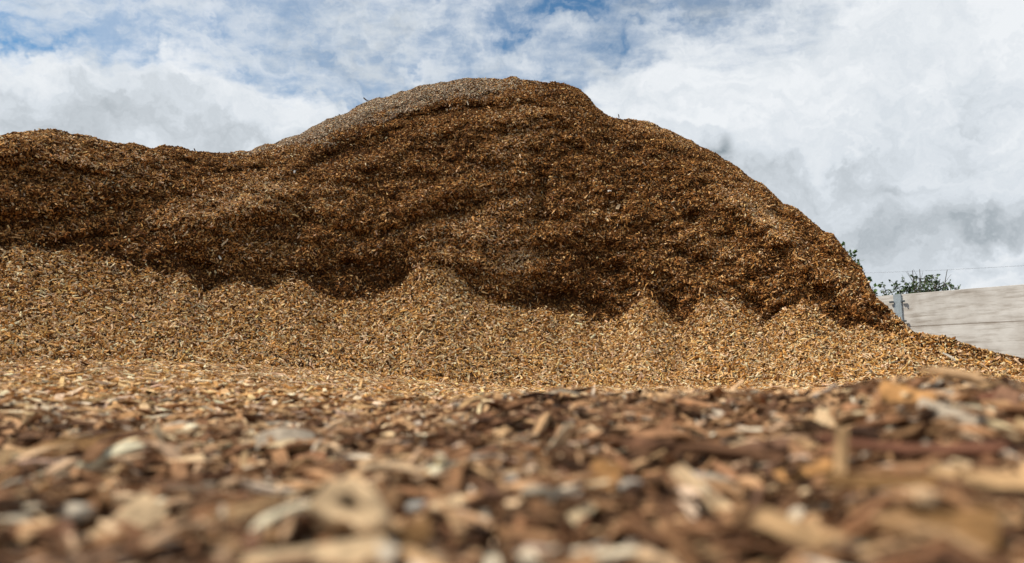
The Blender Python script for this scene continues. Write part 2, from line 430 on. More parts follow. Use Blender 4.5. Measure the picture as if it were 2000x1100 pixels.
    Rr = Rr - rel * edge * 0.85 / np.sqrt(1 + T * T)
    P = np.stack([Rr * np.sin(A), Rr * np.cos(A), CZ + T * Rr], -1)
    # weathered crust: top surface above CRUST_LO
    lo = np.interp(az, CRUST_LO[0], CRUST_LO[1], left=9, right=9)
    crust = sm(-0.006, 0.014, T + 0.012 * fbm(x * 2.5, y * 2.5, z * 2.5, 4, 81) - lo[None, :]) * (1 - 0.75 * sm(-0.09, 0.05, A))
    # the back of the heap
    rc, tc_ = Rr[-1], T[-1]; zc = CZ + tc_ * rc
    back, hb = [], np.maximum(zc, 0.0)
    for i in range(1, NB3 + 1):
        s = i / NB3
        dr = (hb * 1.5 + 1.2) * s
        drop = np.where(s < 1, (1 - (1 - sm(0, 1, np.array(s))) ), 1)
        zz = zc + tc_ * 0.8 * dr * (1 - s) ** 2 * np.exp(-s * 9) - (zc + 0.3) * (s ** 1.25) * (0.35 + 0.65 * s)
        rr = rc + dr
        back.append(np.stack([rr * np.sin(az), rr * np.cos(az), zz], -1))
    Bk = np.array(back)
    G = np.concatenate([P, Bk], 0)
    # toe tucked under the ground
    toe = G[0].copy(); toe[:, 2] = ground_h(toe[:, 0], toe[:, 1]) - 0.10
    G = np.concatenate([toe[None], G], 0)
    zone = np.concatenate([np.zeros((1, NA)), Zn, np.full((NB3, NA), 3.0) + np.linspace(0, 1, NB3)[:, None]], 0)
    pale = np.concatenate([pale[:1], pale, np.repeat(pale[-1:], NB3, 0)], 0)
    crust = np.concatenate([crust[:1], crust, np.repeat(crust[-1:], NB3, 0)], 0)
    n, m_ = G.shape[:2]
    i, j = np.meshgrid(np.arange(n - 1), np.arange(m_ - 1), indexing='ij')
    Q = np.stack([i * m_ + j, i * m_ + j + 1, (i + 1) * m_ + j + 1, (i + 1) * m_ + j], -1).reshape(-1, 4)
    o = link('wood_chip_heap', mesh_quads('wood_chip_heap', G.reshape(-1, 3), Q, smooth=True), FINES)
    tag(o, 'huge brown heap of wood chips with a dark cut face, pale skirt and rounded top', 'wood chip heap')
    return o, G, zone, pale, crust
HEAP, HG, HZ, HPALE, HCRUST = build_heap()

# ------------------------------------------------------------------ chips
def unit(v): return v / np.maximum(np.linalg.norm(v, axis=-1, keepdims=True), 1e-9)
def chip_mesh(P, N, Ln, W, T, tilt, K, seed, tang=None, jag=0.12, bend=0.12):
    """K stations of four corners per chip: tapered, slant cut, bent and ragged."""
    g = np.random.default_rng(seed); n = len(P)
    nn = unit(N + tilt[:, None] * g.standard_normal((n, 3)))
    rv = g.standard_normal((n, 3)) if tang is None else tang
    t = unit(np.cross(np.cross(nn, rv), nn)); b = np.cross(nn, t)
    xs = np.linspace(-0.5, 0.5, K)
    u0, u1 = g.uniform(0.45, 1.15, n), g.uniform(0.45, 1.15, n)
    sk0, sk1 = g.uniform(-0.9, 0.9, n), g.uniform(-0.9, 0.9, n)
    bd = g.normal(0, bend, n); tw = g.normal(0, 0.35, n); sb = g.normal(0, 0.06, n)
    V = np.empty((n, K, 4, 3)); Fb = np.empty((n, K, 4, 3))
    cs = ((-0.5, -0.5), (0.5, -0.5), (0.5, 0.5), (-0.5, 0.5))
    off = g.uniform(-50, 50, (n, 3))
    for k, xk in enumerate(xs):
        f = xk + 0.5
        wd = W * (u0 * (1 - f) + u1 * f) * (1 + jag * g.standard_normal(n)) * (1.0 + 0.25 * math.sin(math.pi * f))
        th = T * (1 + 0.15 * g.standard_normal(n)) * (0.75 if k in (0, K - 1) and K > 2 else 1)
        sk = sk0 * (1 - f) ** 2 - sk1 * f ** 2
        a = tw * xk; ca, sa = np.cos(a), np.sin(a)
        for c, (cy, cz) in enumerate(cs):
            yy = cy * wd + jag * 0.3 * W * g.standard_normal(n); zz = cz * th
            lx = Ln * xk + sk * yy * 0.8 + 0.03 * Ln * g.standard_normal(n)
            ly = yy * ca - zz * sa + sb * Ln * math.cos(math.pi * xk)
            lz = yy * sa + zz * ca + bd * Ln * (xk * xk * 4 - 1) * 0.5
            V[:, k, c] = P + lx[:, None] * t + ly[:, None] * b + lz[:, None] * nn
            Fb[:, k, c] = np.stack([lx, yy, zz], -1) + off
    base = (np.arange(n) * K * 4)[:, None]
    q = []
    for k in range(K - 1):
        for c in range(4):
            d = (c + 1) % 4
            q.append([k * 4 + c, k * 4 + d, (k + 1) * 4 + d, (k + 1) * 4 + c])
    q.append([3, 2, 1, 0]); e = (K - 1) * 4; q.append([e, e + 1, e + 2, e + 3])
    Q = (base[:, :, None] + np.array(q)[None]).reshape(-1, 4)[:, ::-1]
    return V.reshape(-1, 3), Q, Fb.reshape(-1, 3)
def mellow(c, k):
    g_ = c.mean(1, keepdims=True); return c * (1 - k) + g_ * k
PAL = np.array([  # real wood and bark colours
    (0.88, 0.59, 0.36), (0.80, 0.475, 0.205), (0.63, 0.335, 0.105), (0.47, 0.215, 0.056), (0.30, 0.122, 0.030),
    (0.155, 0.065, 0.020), (0.065, 0.028, 0.010), (0.50, 0.385, 0.25), (0.22, 0.098, 0.042), (0.25, 0.195, 0.135)])
W_APRON = np.array([0.28, 0.29, 0.18, 0.09, 0.06, 0.05, 0.05, 0.015, 0.01, 0.002])
W_FACE = np.array([0.04, 0.09, 0.13, 0.17, 0.19, 0.19, 0.15, 0.008, 0.02, 0.002])
W_CRUST = np.array([0.20, 0.08, 0.04, 0.04, 0.05, 0.09, 0.07, 0.32, 0.02, 0.10])
W_GROUND = np.array([0.09, 0.17, 0.19, 0.17, 0.14, 0.11, 0.06, 0.03, 0.03, 0.012])
def tints(w, g):
    """w: (n, 10) weights"""
    cw = np.cumsum(w / w.sum(1, keepdims=True), 1); u = g.random(len(w))
    i = (u[:, None] > cw).sum(1).clip(0, 9)
    c = PAL[i] * g.uniform(0.75, 1.2, (len(w), 1)) * (1 + 0.022 * g.standard_normal((len(w), 3)))
    return np.clip(c, 0.01, 0.8)

def sample_grid(G, keep, dens, g, fields):
    A, B, C, D = G[:-1, :-1], G[:-1, 1:], G[1:, 1:], G[1:, :-1]
    nrm = np.cross(C - A, D - B); ar = 0.5 * np.linalg.norm(nrm, axis=-1)
    nrm = unit(nrm)
    w = (ar * keep[:-1, :-1] * dens).ravel()
    cnt = g.poisson(w); idx = np.repeat(np.arange(len(w)), cnt)
    u, v = g.random(len(idx))[:, None], g.random(len(idx))[:, None]
    a, b, c, d = (q.reshape(-1, 3)[idx] for q in (A, B, C, D))
    P = (a * (1 - u) + b * u) * (1 - v) + (d * (1 - u) + c * u) * v
    return P, nrm.reshape(-1, 3)[idx], [f[:-1, :-1].ravel()[idx] for f in fields]

def clad_heap():
    g = np.random.default_rng(21)
    azg = np.arctan2(HG[..., 0], HG[..., 1])
    inview = (azg > -0.80) & (azg < 0.80) & (HZ < 3.22)
    _, py = topix(HG)
    keep = np.where(inview, np.where(np.abs(azg) < 0.655, 1.0, 0.45), 0.0)
    P, N, (zn, pl, cr) = sample_grid(HG, keep, 7400, g, (HZ, HPALE, HCRUST))
    N = N * np.sign(np.sum(N * (np.array([0, -0.5, 1.0])), -1, keepdims=True))
    print('heap chips', len(P))
    is_c = (g.random(len(P)) < cr * 0.85) & (zn > 1)
    is_a = ((zn <= 1.0 + 0.03 * g.standard_normal(len(P)) ** 2 * (g.random(len(P)) < 0.5)) | (np.arctan2(P[:, 0], P[:, 1]) > 0.490)) & ~is_c
    is_f = ~is_c & ~is_a
    for name, sel, lab, sd in (('apron_chips', is_a, 'pale loose chips sliding down into cones along the foot', 1),
                               ('face_chips', is_f, 'dark damp chips packed into the steep cut face, shade of its hollows in their colour', 2),
                               ('crust_chips', is_c, 'grey weathered chips lying along the sloping top', 3)):
        p, nn, k = P[sel], N[sel], int(sel.sum())
        gg = np.random.default_rng(100 + sd)
        if sd == 1:
            f = np.clip(0.12 + 1.0 * (1 - zn[sel]), 0, 1)[:, None]
            f = np.clip(f + 0.35 + 0.2 * fbm(p[:, 0] * 1.5, p[:, 1] * 1.5, p[:, 2] * 1.5, 3, 90)[:, None], 0, 1)
            w = W_APRON * f + (0.6 * W_FACE + 0.4 * W_APRON) * (1 - f)
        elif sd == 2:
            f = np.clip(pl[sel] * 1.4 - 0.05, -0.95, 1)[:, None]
            dk = np.array([0, 0.01, 0.02, 0.05, 0.12, 0.33, 0.44, 0.0, 0.02, 0.0])  # darkest mix, carries the hollow shade painted through negative paleness
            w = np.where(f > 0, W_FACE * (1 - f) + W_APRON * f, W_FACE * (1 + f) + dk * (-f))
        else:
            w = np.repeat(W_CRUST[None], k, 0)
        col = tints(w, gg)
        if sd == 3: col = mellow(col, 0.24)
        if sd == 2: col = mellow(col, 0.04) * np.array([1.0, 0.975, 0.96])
        L = np.exp(gg.normal(math.log(0.0215), 0.50, k)).clip(0.008, 0.11)
        W = (L * gg.uniform(0.2, 0.55, k)).clip(0.0035, 0.018)
        T = W * gg.uniform(0.22, 0.6, k)
        top = sm(1.9, 1.99, zn[sel])
        L = L * (1 - 0.3 * top)
        if sd == 1: L = L * (1 + 0.6 * np.clip(1 - zn[sel], 0, 1) ** 2)
        p = p + nn * (gg.uniform(-0.8, 1.6, k) * 0.0135 * (1 - 0.6 * top))[:, None]
        tilt = gg.uniform(0.2, 1.1, k) * (1 - 0.6 * top)
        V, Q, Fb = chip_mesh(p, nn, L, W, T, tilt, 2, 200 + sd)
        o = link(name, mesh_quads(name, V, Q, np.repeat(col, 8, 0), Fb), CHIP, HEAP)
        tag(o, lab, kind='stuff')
clad_heap()

def strew_ground():
    g = np.random.default_rng(6)
    Vs, Qs, Cs, Fs, nv = [], [], [], [], 0
    bands = [(0.22, 0.75, 6000, 6, 1.2, 1.05), (0.75, 1.6, 5200, 5, 1.05, 0.85), (1.6, 3.0, 4600, 3, 0.95, 0.85), (3.0, 7.6, 3600, 2, 0.85, 0.82), (0.75, 6.5, 900, 2, 1.3, -1)]
    for bi, (r0, r1, dens, K, size, azm) in enumerate(bands):
        area = (azm if azm > 0 else 0.7) * (r1 ** 2 - r0 ** 2); n = int(area * dens)
        r = np.sqrt(g.uniform(r0 ** 2, r1 ** 2, n)); a = g.uniform(-abs(azm), abs(azm), n)
        if azm < 0: a = np.where(g.random(n) < 0.5, -1, 1) * g.uniform(0.80, 1.5, n)
        x, y = r * np.sin(a), r * np.cos(a); e = 0.01
        z = ground_h(x, y)
        N = unit(np.stack([-(ground_h(x + e, y) - z) / e, -(ground_h(x, y + e) - z) / e, np.ones(n)], -1))
        L = (np.exp(g.normal(math.log(0.033), 0.60, n)) * size).clip(0.007, 0.12)
        L = np.where(r < 0.8, np.minimum(L, 0.062), L)
        L = np.where(r < 1.8, np.maximum(L, 0.018), L)
        W = (L * g.uniform(0.09, np.where(r < 1.8, 0.31, 0.42), n)).clip(0.004, 0.022 * size)
        T = (W * g.uniform(0.12, 0.42, n)).clip(0.0012, 0.009)
        layer = g.random(n) ** 0.8
        big = L > 0.05 * size
        up = layer * 0.030 * np.minimum(1.2, 0.5 + r * 0.5)
        up = np.where(r < 0.40, up * 0.5, up)
        P = np.stack([x, y, z + up - 0.002], -1)
        w = np.repeat(W_GROUND[None], n, 0)
        patch = fbm(x * 2.2, y * 2.2, x * 0 + 3, 3, 77)[:, None]
        far = sm(1.3, 3.4, r)[:, None]
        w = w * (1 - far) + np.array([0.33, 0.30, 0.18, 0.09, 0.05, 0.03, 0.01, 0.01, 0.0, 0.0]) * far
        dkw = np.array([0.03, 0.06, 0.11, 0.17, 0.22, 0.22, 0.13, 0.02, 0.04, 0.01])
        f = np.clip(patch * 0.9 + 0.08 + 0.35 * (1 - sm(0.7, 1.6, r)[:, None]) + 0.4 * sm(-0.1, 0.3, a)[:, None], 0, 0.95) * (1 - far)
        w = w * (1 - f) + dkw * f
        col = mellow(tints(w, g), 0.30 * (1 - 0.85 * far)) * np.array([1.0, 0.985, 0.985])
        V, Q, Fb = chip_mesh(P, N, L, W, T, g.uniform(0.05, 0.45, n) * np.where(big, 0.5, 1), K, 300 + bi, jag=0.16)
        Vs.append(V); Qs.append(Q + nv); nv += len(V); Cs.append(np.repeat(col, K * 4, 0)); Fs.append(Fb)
        print('ground band', bi, n)
    o = link('loose_wood_chips', mesh_quads('loose_wood_chips', np.concatenate(Vs), np.concatenate(Qs), np.concatenate(Cs), np.concatenate(Fs)), CHIP)
    tag(o, 'loose layer of tan, brown and grey wood chips covering the ground before the heap', 'wood chips', kind='stuff')
strew_ground()

# ------------------------------------------------------------------ single pieces that stand out in the foreground
def on_ground(px, py, lift=0.0):
    d = ray(px, py); h = math.hypot(d[0], d[1]); d = d / h
    for s in np.arange(0.25, 9, 0.004):
        p = d * s
        if p[2] + CZ < ground_h(np.array(p[0]), np.array(p[1])) + lift: return Vector((p[0], p[1], p[2] + CZ)), s
    p = d * 3; return Vector((p[0], p[1], p[2] + CZ)), 3
def piece(name, px, py, lpx, wpx, ang, face, tint, label, cat, lift=0.022, thick=0.22, taper=(1, 1), bend=0.05, seed=0, tip=0.0):
    """lpx, wpx: size as seen; ang: slope in the picture; face: how far the flat side is turned up to the viewer (degrees)."""
    c, s = on_ground(px, py, lift)
    k = s * math.hypot(1, (px - 1000) / F) / F
    L, W = lpx * k, wpx * k
    T = max(0.003, W * thick)
    a = R(ang); az = math.atan2(c.x, c.y)
    right = Vector((math.cos(az), -math.sin(az), 0)); fwd = Vector((math.sin(az), math.cos(az), 0)); up = Vector((0, 0, 1))
    n = (up * math.cos(R(face)) - fwd * math.sin(R(face))).normalized()
    t = right * math.cos(a) + up * math.sin(a)
    t = (t - n * t.dot(n)).normalized() if abs(t.dot(n)) < 0.95 else right
    b = n.cross(t)
    rg = np.random.default_rng(500 + seed); K, M = 9, 3
    V, Fb = [], []
    off = rg.uniform(-40, 40, 3)
    prof = rg.normal(0, 0.05, (K, 2)); skew = rg.uniform(-0.3, 0.3, 2)
    for i in range(K):
        f = i / (K - 1); x = f - 0.5
        wd = W * (taper[0] * (1 - f) + taper[1] * f) * (0.9 if i in (0, K - 1) else 1)
        th = T * (0.6 if i in (0, K - 1) else 1)
        for side in (-1, 1):
            for j in range(M):
                yv = (j / (M - 1) - 0.5)
                yy = yv * wd * (1 + prof[i, 0 if yv < 0 else 1]); zz = side * th / 2 * (0.7 if j != 1 else 1.0) + rg.normal(0, T * 0.05)
                lx = L * x + (skew[0] * (1 - f) ** 3 + skew[1] * f ** 3) * yy + rg.normal(0, 0.008 * L)
                lz = zz + bend * L * (4 * x * x - 1) + tip * x * L
                V.append(tuple(t * lx + b * yy + n * lz)); Fb.append((lx + off[0], yy + off[1], zz + off[2]))
    Q = []
    S = 2 * M
    for i in range(K - 1):
        o0, o1 = i * S, (i + 1) * S
        for j in range(M - 1):
            Q.append((o0 + M + j, o0 + M + j + 1, o1 + M + j + 1, o1 + M + j)); Q.append((o0 + j + 1, o0 + j, o1 + j, o1 + j + 1))
        Q.append((o0 + M, o1 + M, o1, o0)); Q.append((o0 + M - 1, o1 + M - 1, o1 + S - 1, o0 + S - 1))
    e = (K - 1) * S
    for j in range(M - 1):
        Q.append((j, j + 1, M + j + 1, M + j)); Q.append((e + j + 1, e + j, e + M + j, e + M + j + 1))
    me = mesh_quads(name, np.array(V), np.array(Q), np.tile(np.array(tint), (len(V), 1)), np.array(Fb))
    o = link(name, me, CHIP); o.location = c
    tag(o, label, cat); return o
PALE, TAN, ORG, BRN, DRK, GRY, RED = (0.72, 0.51, 0.30), (0.50, 0.315, 0.16), (0.50, 0.26, 0.10), (0.22, 0.12, 0.05), (0.09, 0.05, 0.027), (0.42, 0.345, 0.26), (0.17, 0.075, 0.045)
PIECES = [
    ('wood_chip', 1768, 778, 78, 44, -28, 52, ORG, 'broad orange chip tipped up on the crest of the right-hand mound', dict(lift=0.03)),
    ('wood_chip', 1722, 794, 52, 20, 16, 30, PALE, 'short cream chip just left of the broad orange chip on the mound', dict(lift=0.024)),
    ('wood_chip', 1852, 812, 82, 34, -36, 45, GRY, 'oblong grey weathered chip sloping down right of the orange chip', dict(lift=0.024)),
    ('wood_chip', 1912, 786, 72, 32, 28, 40, RED, 'dark purplish chip leaning on the mound near the right edge', dict(lift=0.024)),
    ('wood_chip', 1815, 768, 60, 26, 8, 20, GRY, 'pale grey chip on top of the mound behind the orange chip', dict(lift=0.03)),
    ('wood_stick', 1190, 829, 150, 15, -4, 20, PALE, 'long thin pale stick lying level right of centre on the ground', dict()),
    ('bark_piece', 1770, 862, 240, 34, -5, 20, RED, 'long reddish brown bark piece lying over a dark gap below the mound', dict(lift=0.035, taper=(0.6, 1))),
    ('wood_chip', 1608, 826, 34, 44, 60, 60, PALE, 'small leaf-shaped pale chip standing on its tip on the mound', dict(lift=0.03, taper=(0.2, 1.1), thick=0.1)),
    ('wood_chip', 505, 840, 92, 24, 6, 24, PALE, 'flat cream chip left of centre with a pointed left end', dict(taper=(0.5, 1))),
    ('wood_chip', 270, 903, 185, 26, 4, 22, PALE, 'long flat cream chip lying level in the left foreground', dict(taper=(0.7, 1))),
    ('wood_chip', 565, 868, 110, 40, -6, 35, GRY, 'curled greyish chip with a dark underside left of centre', dict(bend=-0.16)),
    ('wood_stick', 850, 850, 240, 18, 5, 20, BRN, 'long brown stick lying level in the middle of the foreground', dict()),
    ('wood_stick', 960, 862, 130, 17, 3, 20, TAN, 'tan stick lying just in front of the long brown stick', dict()),
    ('wood_splinter', 455, 1003, 160, 48, 24, 45, TAN, 'pointed tan splinter rising to the right beside the knotted chunk', dict(taper=(1, 0.25))),
    ('wood_chip', 225, 1040, 150, 58, 58, 40, PALE, 'big blurred cream chip standing steeply in the bottom left', dict(lift=0.02, thick=0.12)),
    ('wood_chip', 880, 990, 70, 40, 20, 45, PALE, 'stubby pale yellow chip in the near middle ground', dict()),
    ('wood_chip', 1178, 932, 66, 52, 70, 60, ORG, 'small blurred orange chip beside the white pebble', dict(thick=0.15)),
    ('wood_chip', 1600, 1050, 200, 46, -24, 50, TAN, 'largest blurred tan chip at the bottom right of the picture', dict(lift=0.025, thick=0.12, taper=(0.8, 1))),
    ('wood_splinter', 1420, 985, 230, 34, -50, 45, PALE, 'long bent pale splinter slanting down right in the near foreground', dict(bend=0.12)),
    ('wood_chip', 1570, 918, 95, 24, 34, 40, ORG, 'ochre chip sloping up to the right beside the upright stick', dict(lift=0.03)),
    ('wood_stick', 1640, 925, 150, 20, 84, 70, TAN, 'thin tan stick standing upright in the right foreground', dict(lift=0.03)),
    ('wood_chip', 50, 897, 110, 44, 8, 40, TAN, 'broad tan chip cut off by the left edge', dict()),
    ('wood_chip', 620, 1090, 250, 60, 8, 45, PALE, 'wide pale chip at the bottom edge below the knotted chunk', dict(lift=0.02)),
    ('wood_chip', 1715, 935, 150, 30, 8, 30, BRN, 'brown slab right of the upright stick', dict(lift=0.03)),
    ('wood_chip', 1930, 930, 130, 28, -6, 40, TAN, 'broad tan slab cut off by the right edge', dict(lift=0.03)),
    ('wood_chip', 190, 882, 130, 56, 14, 40, BRN, 'dull brown chunk behind the long flat cream chip', dict(thick=0.5)),
    ('wood_chip', 1640, 798, 60, 16, 3, 25, TAN, 'narrow tan chip lying left of the short cream chip', dict()),
    ('wood_chip', 1290, 792, 110, 18, -6, 25, TAN, 'thin tan chip on the far rim of the foreground right of centre', dict()),
    ('wood_chip', 780, 1050, 120, 44, 30, 40, BRN, 'brown chip leaning against the right of the knotted chunk', dict()),
    ('bark_piece', 1040, 1010, 110, 34, -20, 40, DRK, 'dark bark piece in the near middle foreground', dict()),
    ('wood_chip', 1830, 1035, 150, 70, 12, 40, BRN, 'brown chip beside the dark hollow at the bottom right', dict()),
]
cats = {'wood_chip': 'wood chip', 'wood_stick': 'stick', 'bark_piece': 'bark', 'wood_splinter': 'splinter'}
for i, (nm, px, py, l, w, ang, face, tint, lab, kw) in enumerate(PIECES):
    piece(nm, px, py, l, w, ang, face, tint, lab, cats[nm], seed=i, **kw)

def pebble(px, py, size, tint, label, seed):
    c, s = on_ground(px, py, 0.02); k = s * math.hypot(1, (px - 1000) / F) / F; rad = size * k / 2
    nu, nvv = 20, 12
    th, ph = np.meshgrid(np.linspace(0, 2 * math.pi, nu, endpoint=False), np.linspace(0.06, math.pi - 0.06, nvv))
    d = np.stack([np.sin(ph) * np.cos(th), np.sin(ph) * np.sin(th), np.cos(ph)], -1)
    q = rad * (1 + 0.22 * vnoise(d[..., 0] * 1.6 + seed, d[..., 1] * 1.6, d[..., 2] * 1.6, seed))
    V = (d * q[..., None] * np.array([1.25, 0.9, 0.62])).reshape(-1, 3)
    Q = [(i * nu + j, (i + 1) * nu + j, (i + 1) * nu + (j + 1) % nu, i * nu + (j + 1) % nu) for i in range(nvv - 1) for j in range(nu)]
    o = link('pebble', mesh_quads('pebble', V, np.array(Q), np.tile(np.array(tint), (len(V), 1)), V * 0.5, smooth=True), CHIP)
    o.location = c; tag(o, label, 'pebble')
pebble(140, 1004, 46, (0.46, 0.39, 0.30), 'whitish pebble in the near left foreground', 1)
pebble(820, 992, 40, (0.36, 0.345, 0.31), 'pale blue-grey pebble right of the knotted chunk', 2)
pebble(1232, 948, 36, (0.44, 0.40, 0.34), 'white pebble right of centre beside the small orange chip', 3)
pebble(1006, 938, 36, (0.26, 0.25, 0.23), 'slate-grey pebble in the middle of the near foreground', 4)
pebble(1350, 935, 40, (0.26, 0.27, 0.28), 'dark grey pebble at the upper end of the long bent splinter', 5)
pebble(1706, 948, 44, (0.38, 0.37, 0.36), 'grey pebble in front of the brown slab', 6)

def knot_chunk(px, py, size):
    c, s = on_ground(px, py, 0.042); k = s * math.hypot(1, (px - 1000) / F) / F; ro = size * k / 2
    n = 28; V = []
    prof = [(1.0, -0.75), (1.04, 0.7), (0.9, 0.95), (0.40, 0.9), (0.20, 0.72), (0.15, -0.2), (0.15, -0.75)]
    for i in range(n):
        a = 2 * math.pi * i / n; w = 1 + 0.20 * math.sin(2 * a + 1) + 0.13 * math.sin(3 * a + 2) + 0.06 * math.sin(7 * a) + random.uniform(-0.03, 0.03)
        for (rr, zz) in prof:
            V.append((math.cos(a) * rr * ro * w * 1.12, math.sin(a) * rr * ro * w * 0.9, zz * ro * 0.5))
    m_ = len(prof)
    Q = [(i * m_ + j, ((i + 1) % n) * m_ + j, ((i + 1) % n) * m_ + j + 1, i * m_ + j + 1) for i in range(n) for j in range(m_ - 1)]
    V = np.array(V); KT = np.tile(np.array([PALE] * 4 + [(0.10, 0.06, 0.035)] * 3), (n, 1)); o = link('knotted_chunk', mesh_quads('knotted_chunk', V, np.array(Q), KT, V * 0.7), CHIP)
    o.location = c; o.rotation_euler = (R(58), R(24), R(-26))
    tag(o, 'pale round chunk with a dark knot hole in the near left foreground', 'wood chunk')
knot_chunk(690, 990, 108)

# splinters that catch the eye on the heap
def heap_hit(px, py):
    X, Y = topix(HG[:NB1 + NB2 + 1]); d = (X - px) ** 2 + (Y - py) ** 2
    i, j = np.unravel_index(np.argmin(d), d.shape); return HG[i, j]
def heap_splinter(px, py, lpx, wpx, ang, tint, label, seed, out=0.02):
    p = heap_hit(px, py); out = out + 0.01; k = np.linalg.norm(p) / F
    L, W = lpx * k, wpx * k
    t = np.array([[math.cos(R(ang)), -0.15, math.sin(R(ang))]])
    V, Q, Fb = chip_mesh(np.zeros((1, 3)), np.array([[0.1, -0.8, 0.5]]), np.array([L]), np.array([W]), np.array([W * 0.4]), np.array([0.05]), 4, seed, tang=t, bend=0.04)
    o = link('wood_splinter', mesh_quads('wood_splinter', V, Q, np.tile(np.array(tint), (len(V), 1)), Fb), CHIP)
    o.location = tuple(p + np.array([0, -out, out])); tag(o, label, 'splinter')
heap_splinter(1208, 409, 16, 4.5, 66, PALE, 'long pale splinter sticking out of the dark heap face right of centre', 1)
heap_splinter(1196, 400, 10, 3.5, 40, PALE, 'short pale splinter just left of the long one on the heap face', 2)
heap_splinter(579, 341, 11, 4, 70, (0.75, 0.70, 0.62), 'white splinter high on the left shoulder of the heap', 3)
heap_splinter(431, 510, 10, 3.5, -60, (0.72, 0.64, 0.52), 'pale splinter above the skirt on the left of the heap', 4)
heap_splinter(1190, 379, 7, 4, 20, (0.75, 0.70, 0.62), 'small white fleck on the heap face above the long pale splinter', 5)
heap_splinter(716, 197, 16, 2.0, 140, DRK, 'dark twig poking up from the left slope of the heap top', 6)
heap_splinter(1209, 229, 10, 2.2, 86, DRK, 'tiny dark twig standing in the notch right of the heap top', 7)
heap_splinter(1850, 705, 22, 3.2, -40, (0.72, 0.64, 0.52), 'long pale splinter on the low right tail of the heap', 8)

# ------------------------------------------------------------------ concrete wall with steel post
def concrete_material():
    mt, nt, b = nodes('weathered_concrete'); N, L = nt.nodes.new, nt.links.new
    tc = N('ShaderNodeTexCoord')
    mp = N('ShaderNodeMapping'); L(tc.outputs['Object'], mp.inputs[0]); mp.inputs['Scale'].default_value = (0.7, 3, 5.5)
    n = N('ShaderNodeTexNoise'); L(mp.outputs[0], n.inputs['Vector']); n.inputs['Scale'].default_value = 2.4; n.inputs['Detail'].default_value = 9; n.inputs['Roughness'].default_value = 0.68
    n.inputs['Distortion'].default_value = 0.15
    n2 = N('ShaderNodeTexNoise'); L(tc.outputs['Object'], n2.inputs['Vector']); n2.inputs['Scale'].default_value = 3.0; n2.inputs['Detail'].default_value = 5
    r = N('ShaderNodeValToRGB'); L(n.outputs[0], r.inputs[0])
    e = r.color_ramp.elements; e[0].position = 0.34; e[0].color = (0.47, 0.42, 0.37, 1); e[1].position = 0.52; e[1].color = (0.76, 0.73, 0.69, 1)
    r2 = N('ShaderNodeValToRGB'); L(n2.outputs[0], r2.inputs[0])
    e = r2.color_ramp.elements; e[0].position = 0.3; e[0].color = (0.72, 0.69, 0.66, 1); e[1].position = 0.6; e[1].color = (1, 1, 1, 1)
    mx = N('ShaderNodeMix'); mx.data_type = 'RGBA'; mx.blend_type = 'MULTIPLY'; mx.inputs['Factor'].default_value = 1
    L(r.outputs[0], mx.inputs[6]); L(r2.outputs[0], mx.inputs[7])
    L(mx.outputs[2], b.inputs['Base Color']); b.inputs['Roughness'].default_value = 0.85
    bp = N('ShaderNodeBump'); L(n.outputs[0], bp.inputs['Height']); bp.inputs['Strength'].default_value = 0.35; bp.inputs['Distance'].default_value = 0.01
    L(bp.outputs[0], b.inputs['Normal'])
    return mt
def steel_material():
    mt, nt, b = nodes('galvanised_steel'); N, L = nt.nodes.new, nt.links.new
    tc = N('ShaderNodeTexCoord'); v = N('ShaderNodeTexVoronoi'); L(tc.outputs['Object'], v.inputs['Vector']); v.inputs['Scale'].default_value = 45
    r = N('ShaderNodeMapRange'); L(v.outputs['Color'], r.inputs[0]); r.inputs[3].default_value = 0.36; r.inputs[4].default_value = 0.5
    c = N('ShaderNodeCombineColor')
    for i, k in enumerate((0.86, 1.0, 1.10)):
        q = N('ShaderNodeMath'); q.operation = 'MULTIPLY'; q.inputs[1].default_value = k; L(r.outputs[0], q.inputs[0]); L(q.outputs[0], c.inputs[i])
    L(c.outputs[0], b.inputs['Base Color']); b.inputs['Metallic'].default_value = 0.0; b.inputs['Roughness'].default_value = 0.5
    return mt
def box_bm(parts):
    import bmesh
    bm = bmesh.new()
    for (x0, x1, y0, y1, z0, z1, bev) in parts:
        r = bmesh.ops.create_cube(bm, size=1.0)
        for v in r['verts']:
            v.co = Vector(((x0 + x1) / 2 + v.co.x * (x1 - x0), (y0 + y1) / 2 + v.co.y * (y1 - y0), (z0 + z1) / 2 + v.co.z * (z1 - z0)))
        if bev:
            ed = list({e for v in r['verts'] for e in v.link_edges})
            bmesh.ops.bevel(bm, geom=ed, offset=bev, segments=2, affect='EDGES')
    return bm
def part_box(name, parts, mat, parent):
    bm = box_bm(parts); me = bpy.data.meshes.new(name); bm.to_mesh(me); bm.free()
    return link(name, me, mat, parent)
